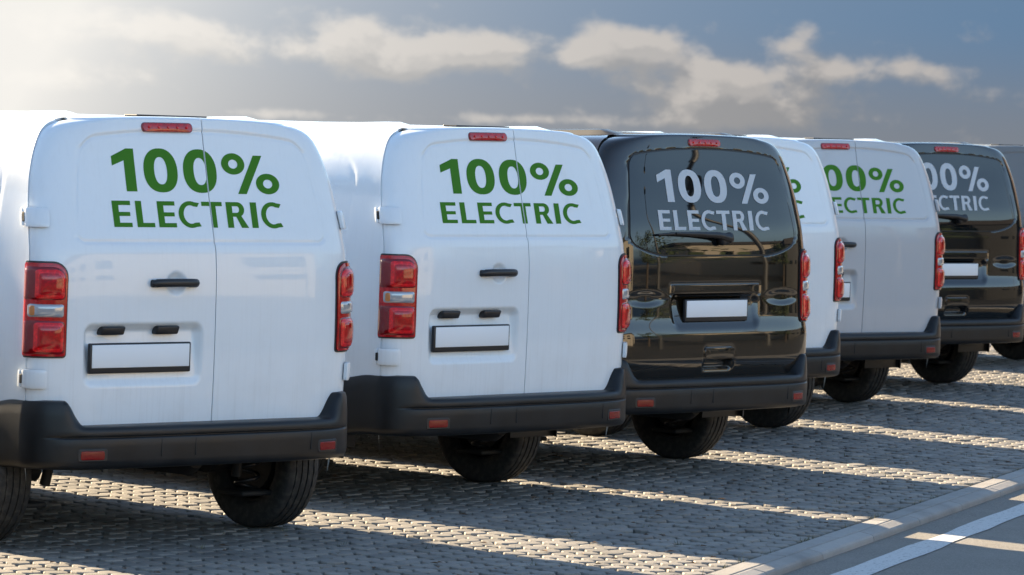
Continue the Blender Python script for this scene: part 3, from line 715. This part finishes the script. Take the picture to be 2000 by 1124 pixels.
    for s in (-1, 1):
        bm = bmesh.new(); pts = [(s * 0.70 + 0.056 * math.cos(a), wheel_y - 0.10 + 0.056 * math.sin(a), zc - 0.135 + 0.26 * a / (2 * math.pi * 3.6)) for a in np.linspace(0, 2 * math.pi * 3.6, 80)]
        tube(bm, pts, 0.0105, 7); bm_obj('coil_spring', bm, M['trim'], root, True, 60)
    bm = bmesh.new(); tube(bm, [(0.20, 0.30, 0.40), (0.20, 0.36, 0.40), (0.20, 0.95, 0.40), (0.20, 1.0, 0.40)], [0.06, 0.10, 0.10, 0.06], 14); tube(bm, [(0.20, 0.9, 0.40), (0.25, length - 1.5, 0.37)], 0.03, 8); bm_obj('exhaust', bm, M['under'], root, True, 50)
    # wheel arch liners
    for s in (-1, 1):
        for wy in ((wheel_y, wheel_y + 3.275) if wheel_y > 0.7 else (wheel_y + 3.275,)):
            bm = bmesh.new(); ra = []
            for a in np.linspace(R(-8), R(188), 22):
                c, sn = math.cos(a), math.sin(a); ra.append([bm.verts.new((s * xx, wy + r_ * c, 0.34 + r_ * sn)) for xx, r_ in ((0.62, 0.385), (0.955, 0.385), (0.972, 0.395), (0.972, 0.425), (0.955, 0.432))])
            for p, q in zip(ra, ra[1:]):
                for k in range(4): bm.faces.new((p[k], p[k + 1], q[k + 1], q[k]))
            bm_obj('wheel_arch', bm, M['plastic'], root, True, 50)
    # cab glass, mirrors and headlights
    L = length
    def front_pt(x, y, off):
        zt = float(np.interp(y, [L - 1.42, L - 1.30, L - 0.55, L - 0.30], [2.05, 2.03, 1.22, 1.14])); u = max(0, (y - (L - 1.42)) / 1.42)
        t = x / 0.64; return np.array([x * (1 - 0.17 * u * u), y + off * 0.6, 0.6 + (2.005 + float(crown(1.995, min(1, abs(t)))) - 0.6) * (zt - 0.6) / 1.45 + off])
    V, Fc = patch(lambda x, y, o: front_pt(x, y, o), -0.60, 0.60, L - 1.24, L - 0.58, 0.05, 0.006, 0, 16, 14, 0.012); o = mesh_obj('windscreen', V, Fc, M['glass'], body); fix_normals(o)
    for s in (-1, 1):
        V, Fc = patch(lambda y, z, o, s=s: np.array([s * (float(halfw(z)) + o) * (1 - 0.13 * max(0, (y - (L - 1.42)) / 1.42) ** 2), y, z]), L - 2.15, L - 1.40, 1.25, 1.80, 0.06, 0.004, 0, 10, 10, 0.01); o = mesh_obj('side_window', V, Fc, M['glass'], body); fix_normals(o)
        bm = bmesh.new(); rbox(bm, (0.13, 0.09, 0.24), (s * 1.02, L - 1.30, 1.28), 0.03, 3); bm_obj('wing_mirror', bm, M['trim'], body, True, 50)
        V, Fc = patch(lambda x, z, o, s=s: np.array([s * x, L - 0.05 - 0.45 * (x - 0.35) ** 2 + o, z]), 0.42, 0.80, 0.80, 0.98, 0.04, 0.01, 0.01, 10, 10, 0.06); o = mesh_obj('headlight', V, Fc, M['clear'], body); fix_normals(o)
    if gate:
        for s in (-1, 1):
            V, Fc = patch(lambda y, z, o, s=s: np.array([s * (float(halfw(z)) + o), y, z]), 0.42, 1.75, 1.38, 1.86, 0.09, 0.004, 0, 12, 14, 0.01); o = mesh_obj('side_window', V, Fc, M['glass'], body); fix_normals(o)
    return root

def share_parts(roots):
    """alike parts of different vans share their mesh data"""
    pass

VANS = [  # x, y, yaw, length, wheel y, style, paint, lettering boxes
    (-1.428, 18.205, 43.40, 4.96, 0.62, 'doors', 'white', ((-0.505, 0.492, 1.668, 1.868), (-0.531, 0.485, 1.506, 1.627)), 'white van nearest the camera at the left, its grey rear step widest in view'),
    (0.057, 20.815, 47.80, 5.31, 1.00, 'doors', 'white', ((-0.560, 0.524, 1.663, 1.849), (-0.596, 0.511, 1.510, 1.620)), 'white van parked between the nearest white van and the brown one'),
    (1.213, 22.870, 47.50, 5.31, 0.98, 'gate', 'brown', ((-0.476, 0.543, 1.619, 1.812), (-0.507, 0.513, 1.458, 1.574)), 'brown-black glossy van with glazed tailgate, wiper and pale 100% ELECTRIC lettering'),
    (1.642, 25.975, 44.79, 4.96, 0.62, 'doors', 'white', ((-0.500, 0.512, 1.650, 1.840), (-0.520, 0.506, 1.476, 1.598)), 'white van mostly hidden behind the brown van, only its right edge showing'),
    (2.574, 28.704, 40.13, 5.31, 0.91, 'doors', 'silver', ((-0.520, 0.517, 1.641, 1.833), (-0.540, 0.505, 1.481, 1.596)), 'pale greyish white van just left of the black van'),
    (3.595, 31.479, 42.33, 5.31, 0.86, 'gate', 'black', ((-0.540, 0.468, 1.638, 1.856), (-0.560, 0.438, 1.479, 1.597)), 'jet black van with glazed tailgate near the far right end of the row'),
    (-3.02, 15.88, 43.0, 4.96, 0.62, 'doors', 'white', None, 'unseen white van added at the near end of the row, shading its neighbour'),  # out of view; put in to keep sun off the neighbour's left flank
    (4.80, 35.50, 42.5, 5.31, 0.91, 'doors', 'grey', None, 'grey van beyond the black van, only a rear wheel and sliver of back showing')]
for (x, y, yaw, L, wy, st, pn, lt, lab) in VANS:
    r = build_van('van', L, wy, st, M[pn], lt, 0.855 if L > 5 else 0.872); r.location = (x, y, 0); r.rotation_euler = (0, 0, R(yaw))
    tag(r, lab, 'van', 'electric vans parked in a row')

# ------------------------------------------------------------------ ground
KD = Vector((0.3358, 0.9419, 0)); KN = Vector((0.9419, -0.3358, 0))     # along and across the kerb
N0 = -5.077                                                             # inner edge of the kerb
def KP(a, n, z=0.0): p = KD * a + KN * n; return (p.x, p.y, z)
def quadk(name, a0, a1, n0, n1, z, m): return mesh_obj(name, [KP(a0, n0, z), KP(a1, n0, z), KP(a1, n1, z), KP(a0, n1, z)], [(0, 3, 2, 1)], m, smooth=False)
ROAD_Z = -0.05
lot = quadk('parking_lot', -60, 140, -90, N0, -0.028, M['soil']); tag(lot, kind='structure')
g = mesh_obj('ground', [(-3000, -3000, -0.25), (3000, -3000, -0.25), (3000, 3000, -0.25), (-3000, 3000, -0.25)], [(0, 1, 2, 3)], M['soil'], smooth=False); tag(g, kind='structure')
road = quadk('road', -60, 140, N0 + 0.185, N0 + 8.5, ROAD_Z, M['asphalt']); tag(road, kind='structure')
yard = quadk('yard', -60, 140, N0 + 8.5, 90, ROAD_Z + 0.004, M['yard']); tag(yard, kind='structure')
# pavers: a staggered field of worn six-sided stones
PA, PN = 0.142, 0.098
def stone_template():
    hx, hn = PA * 0.60, PN * 0.5
    base = [(0.060, -0.010), (0.060, 0.010), (0.036, 0.052), (0.0, 0.070), (-0.036, 0.052), (-0.060, 0.010), (-0.060, -0.010), (-0.036, -0.052), (0.0, -0.070), (0.036, -0.052)]
    return np.array(base)
TB = stone_template()
def stone_verts(a, n, dz, tilt, sc_):
    rings = []
    for k, z in ((0.945, -0.034), (0.945, -0.0065), (0.895, -0.0012), (0.5, 0.0)):
        P = TB * k * sc_; zz = z + dz + P[:, 0] * tilt[0] + P[:, 1] * tilt[1]
        rings.append((a + P[:, 1], n + P[:, 0], zz))
    A = np.concatenate([r[0] for r in rings]); Nn = np.concatenate([r[1] for r in rings]); Z = np.concatenate([r[2] for r in rings])
    return np.stack([A * KD.x + Nn * KN.x, A * KD.y + Nn * KN.y, Z], 1)
SF = grid_faces(4, 10, wrap=True) + [tuple(range(30, 40))]
def in_view(p, m=60):
    d = Vector(p) - Vector((0, 0, CAM_H)); fy = d.dot(F_)
    if fy < 2: return False
    x = 1000 + FPX * d.dot(Rv) / fy; y = 562 - FPX * d.dot(Uv) / fy
    return -m < x < 2000 + m and y < 1124 + m
stones = []
ia0 = int(8 / PA)
for i in range(ia0, int(42 / PA)):
    a = i * PA; nn = N0 - 0.07
    for j in range(0, 150):
        n = N0 - 0.064 - PN * j; a = i * PA + (0.5 * PA if j % 2 else 0.0)
        p = KP(a, n)
        if in_view(p, 140 if p[1] < 24 else 60): stones.append((p[1], a, n))
        elif stones and n < N0 - 9: break
stones.sort()
def rnd_stone(a, n):
    return stone_verts(a + RNG.normal(0, .0012), n + RNG.normal(0, .0012), RNG.normal(0, .0028), RNG.normal(0, .016, 2), 1 + RNG.normal(0, .02))
vis = [s for s in stones if in_view(KP(s[1], s[2]), -2)]
near = set(id(s) for s in vis[:300])
BIGV = []; BIGF = []
tmpl = []
for k in range(8):
    V = stone_verts(0, 0, 0, RNG.normal(0, .012, 2), 1 + RNG.normal(0, .012)); o = mesh_obj('paver', V, SF, M['paver'], lot, smooth=False); tmpl.append(o)
used = 0
for s in stones:
    if id(s) in near:
        t0 = tmpl[used % 8]
        o = t0 if used < 8 else t0.copy()
        if used >= 8: COL.objects.link(o); o.parent = lot
        p = KP(s[1], s[2]); o.location = (p[0], p[1], RNG.normal(0, .002)); used += 1
    else:
        b = len(BIGV) * 40; BIGV.append(rnd_stone(s[1], s[2])); BIGF += [tuple(b + i for i in f) for f in SF]
pv = mesh_obj('paver_field', np.concatenate(BIGV), BIGF, M['paver'], lot, smooth=False); tag(pv, kind='stuff')
# paving outside the view: one even sheet at the stones' height, set back behind the field
far = quadk('far_paving', 42, 140, -90, N0, -0.004, M['paver']); tag(far, kind='structure'); far.name = 'paving'

# kerb: flat edging stones and sloped drop-kerb stones, one metre each
kerb = empty('kerb', KP(15, N0)); 
kroot = tag(kerb, kind='structure')
def kerb_stone(bm_prof, a0, a1):
    bm = bmesh.new(); A = [a0, a0 + 0.006, a1 - 0.006, a1]; secs = []
    for i, a in enumerate(A):
        sh = 0.004 if i in (0, 3) else 0.0
        secs.append([bm.verts.new(Vector(KP(a, N0 + n_, z_ - (sh if z_ > -0.2 else 0)))) for n_, z_ in bm_prof])
    m = len(bm_prof)
    for p, q in zip(secs, secs[1:]):
        for k in range(m): bm.faces.new((p[k], p[(k + 1) % m], q[(k + 1) % m], q[k]))
    bm.faces.new(secs[0][::-1]); bm.faces.new(secs[-1]); return bm
EDGE = [(0.003, -0.25), (0.003, -0.004), (0.007, 0.0), (0.099, 0.0), (0.103, -0.004), (0.103, -0.25)]
DROP = [(0.107, -0.25), (0.107, -0.006), (0.111, -0.002), (0.120, -0.002), (0.178, -0.014), (0.188, -0.022), (0.191, -0.034), (0.192, -0.25)]
for k in range(8, 48):
    for nm, pf, sh in (('edging_stone', EDGE, 0.0), ('kerb_stone', DROP, 0.37)):
        a0 = k + sh + 0.004; o = bm_obj(nm, kerb_stone(pf, a0, a0 + 0.991), M['kerb'], None, False)
        o.parent = kerb; o.matrix_parent_inverse = Matrix.Translation(kerb.location).inverted()
# white line
VL = []; NL = 160
for i in range(NL + 1):
    a = 8 + 60 * i / NL
    for n in (0.405, 0.560): VL.append(KP(a, N0 + n + RNG.normal(0, .006), ROAD_Z + 0.004))
ln = mesh_obj('road_line', VL, grid_faces(NL + 1, 2, flip=True), M['line'], smooth=False); tag(ln, kind='structure')

# dry leaves and grit
bm = bmesh.new()
for k in range(420):
    a = RNG.uniform(14, 36); n = N0 - abs(RNG.normal(0, 2.2)) - 0.05
    p = Vector(KP(a, n, 0.004)); r = RNG.uniform(0.008, 0.026); an = RNG.uniform(0, 6.28)
    vs = [bm.verts.new(p + Vector((math.cos(an + t) * r * k2, math.sin(an + t) * r * k2, h + 0.002))) for t, k2, h in ((0, 1.4, 0.004), (1.6, 0.6, 0.010), (3.1, 1.1, 0.003), (4.6, 0.6, 0.009))]
    bm.faces.new(vs)
lv = bm_obj('leaf_litter', bm, M['leaf_dry']); tag(lv, 'scattered dry leaves and grit on the pavers', 'leaf litter', kind='stuff')

bm = bmesh.new()
for k in range(170):
    j = int(abs(RNG.normal(0, 14))); a = RNG.uniform(14, 34); n = N0 - 0.064 - PN * (j + 0.5) if k % 3 else N0 - 0.004
    p = Vector(KP(a, n, -0.012))
    for b_ in range(RNG.integers(4, 10)):
        q = p + Vector((RNG.normal(0, .012), RNG.normal(0, .012), 0)); t_ = q + Vector((RNG.normal(0, .014), RNG.normal(0, .014), RNG.uniform(.018, .045))); d_ = Vector((RNG.normal(0, 1), RNG.normal(0, 1), 0)).normalized() * .002
        bm.faces.new((bm.verts.new(q - d_), bm.verts.new(q + d_), bm.verts.new(t_)))
wd = bm_obj('weeds', bm, M['weed']); tag(wd, 'small tufts of grass and moss in the paver joints', 'weeds', kind='stuff')

# ------------------------------------------------------------------ what stands across the road (seen in the vans' paint and glass)
def block(name, x, y, sx, sy, h, wallm, label, roofh=0.5, wins=0):
    root = empty(name, (x, y, ROAD_Z)); bm = bmesh.new(); rbox(bm, (sx, sy, h), (0, 0, h / 2), 0); bm_obj('wall', bm, wallm, root)
    bm = bmesh.new(); rbox(bm, (sx + 0.5, sy + 0.5, roofh), (0, 0, h + roofh / 2), 0.05); bm_obj('roof', bm, M['roofing'], root)
    for i in range(wins):
        yy = -sy / 2 + (i + 0.5) * sy / wins
        for zz in ([2.0, 5.2] if h > 6 else [2.0]):
            bm = bmesh.new(); rbox(bm, (0.12, sy / wins * 0.45, 1.5), (-sx / 2 - 0.02, yy, zz), 0.02); bm_obj('window', bm, M['glass'], root)
    tag(root, label, 'building'); return root
block('warehouse', 42, -4, 14, 44, 7.5, M['cream'], 'cream two-storey warehouse across the road with dark flat roof', 0.9, 8)
block('workshop', 50, 38.6, 12, 20, 6.0, M['cream'], 'long low cream workshop set back across the road', 0.5, 6)
block('annex', 41, 42.7, 5, 20, 5.2, M['greywall'], 'grey clad annex in front of the cream workshop', 0.9, 4)
block('depot', 37, 66, 14, 24, 11, M['brick'], 'tall dark brick depot building farthest along the road', 1.2, 5)
for k, (x, y, h) in enumerate(((26, 25.2, 8.5), (27, 27.3, 8.5), (28, 38, 8.5))):
    root = empty('street_lamp', (x, y, ROAD_Z)); bm = bmesh.new(); tube(bm, [(0, 0, 0), (0, 0, h * 0.5), (0, 0, h)], [0.10, 0.08, 0.05], 10); bm_obj('pole', bm, M['pole'], root, True)
    bm = bmesh.new(); tube(bm, [(0, 0, h - 0.05), (-0.6, 0, h + 0.25), (-1.6, 0, h + 0.35)], 0.035, 8); bm_obj('arm', bm, M['pole'], root, True)
    bm = bmesh.new(); rbox(bm, (0.6, 0.22, 0.10), (-1.8, 0, h + 0.34), 0.03); bm_obj('lamp_head', bm, M['pole'], root)
    tag(root, ('street lamp in front of the cream warehouse', 'street lamp before the corner of the cream workshop', 'street lamp in front of the grey annex')[k], 'street lamp', 'street lamps along the road')

def tree(x, y, h, rad, label, leaf=1.0):
    root = empty('tree', (x, y, ROAD_Z)); bm = bmesh.new(); tube(bm, [(0, 0, 0), (0.05, 0, h * 0.3), (0.1, 0.1, h * 0.75)], [0.22, 0.16, 0.05], 8); bm_obj('trunk', bm, M['bark'], root, True)
    V = []; Fc = []
    cs = [(RNG.normal(0, rad * .42), RNG.normal(0, rad * .42), h * (0.32 + 0.6 * RNG.random()), rad * RNG.uniform(.30, .5)) for _ in range(16)]
    for _ in range(2600):
        c = cs[RNG.integers(16)]; d = RNG.normal(0, 1, 3); d /= np.linalg.norm(d); p = np.array(c[:3]) + d * c[3] * RNG.random() ** .4
        a = RNG.normal(0, 1, 3); a /= np.linalg.norm(a); b = np.cross(a, d); r = RNG.uniform(.08, .17) * leaf; k = len(V); V += [p + a * r, p + b * r * .7, p - a * r, p - b * r * .7]; Fc.append((k, k + 1, k + 2, k + 3))
    mesh_obj('crown', V, Fc, M['leaf'], root, smooth=False); tag(root, label, 'tree', 'trees round the parking lot')
tree(33, 24.5, 7.5, 2.6, 'tree at the end of the cream warehouse across the road')
tree(34, 53, 9, 3.2, 'taller tree beside the brick depot across the road')
tree(33, 30.5, 5.0, 2.0, 'smallest tree in front of the cream workshop across the road')

for k, (x, y, h, lb) in enumerate(((-25, 1, 10, 'first of five trees left of the parking lot, nearest the viewer'), (-23, 7.5, 9, 'second of five trees left of the parking lot'), (-26, 13, 11, 'third and tallest of five trees left of the parking lot'),
                                 (-24, 19, 9.5, 'fourth of five trees left of the parking lot'), (-28, 25, 10.5, 'last of five trees left of the parking lot, farthest from the viewer'))):
    tree(x, y, h + 2.0, 4.6, lb, 2.4)
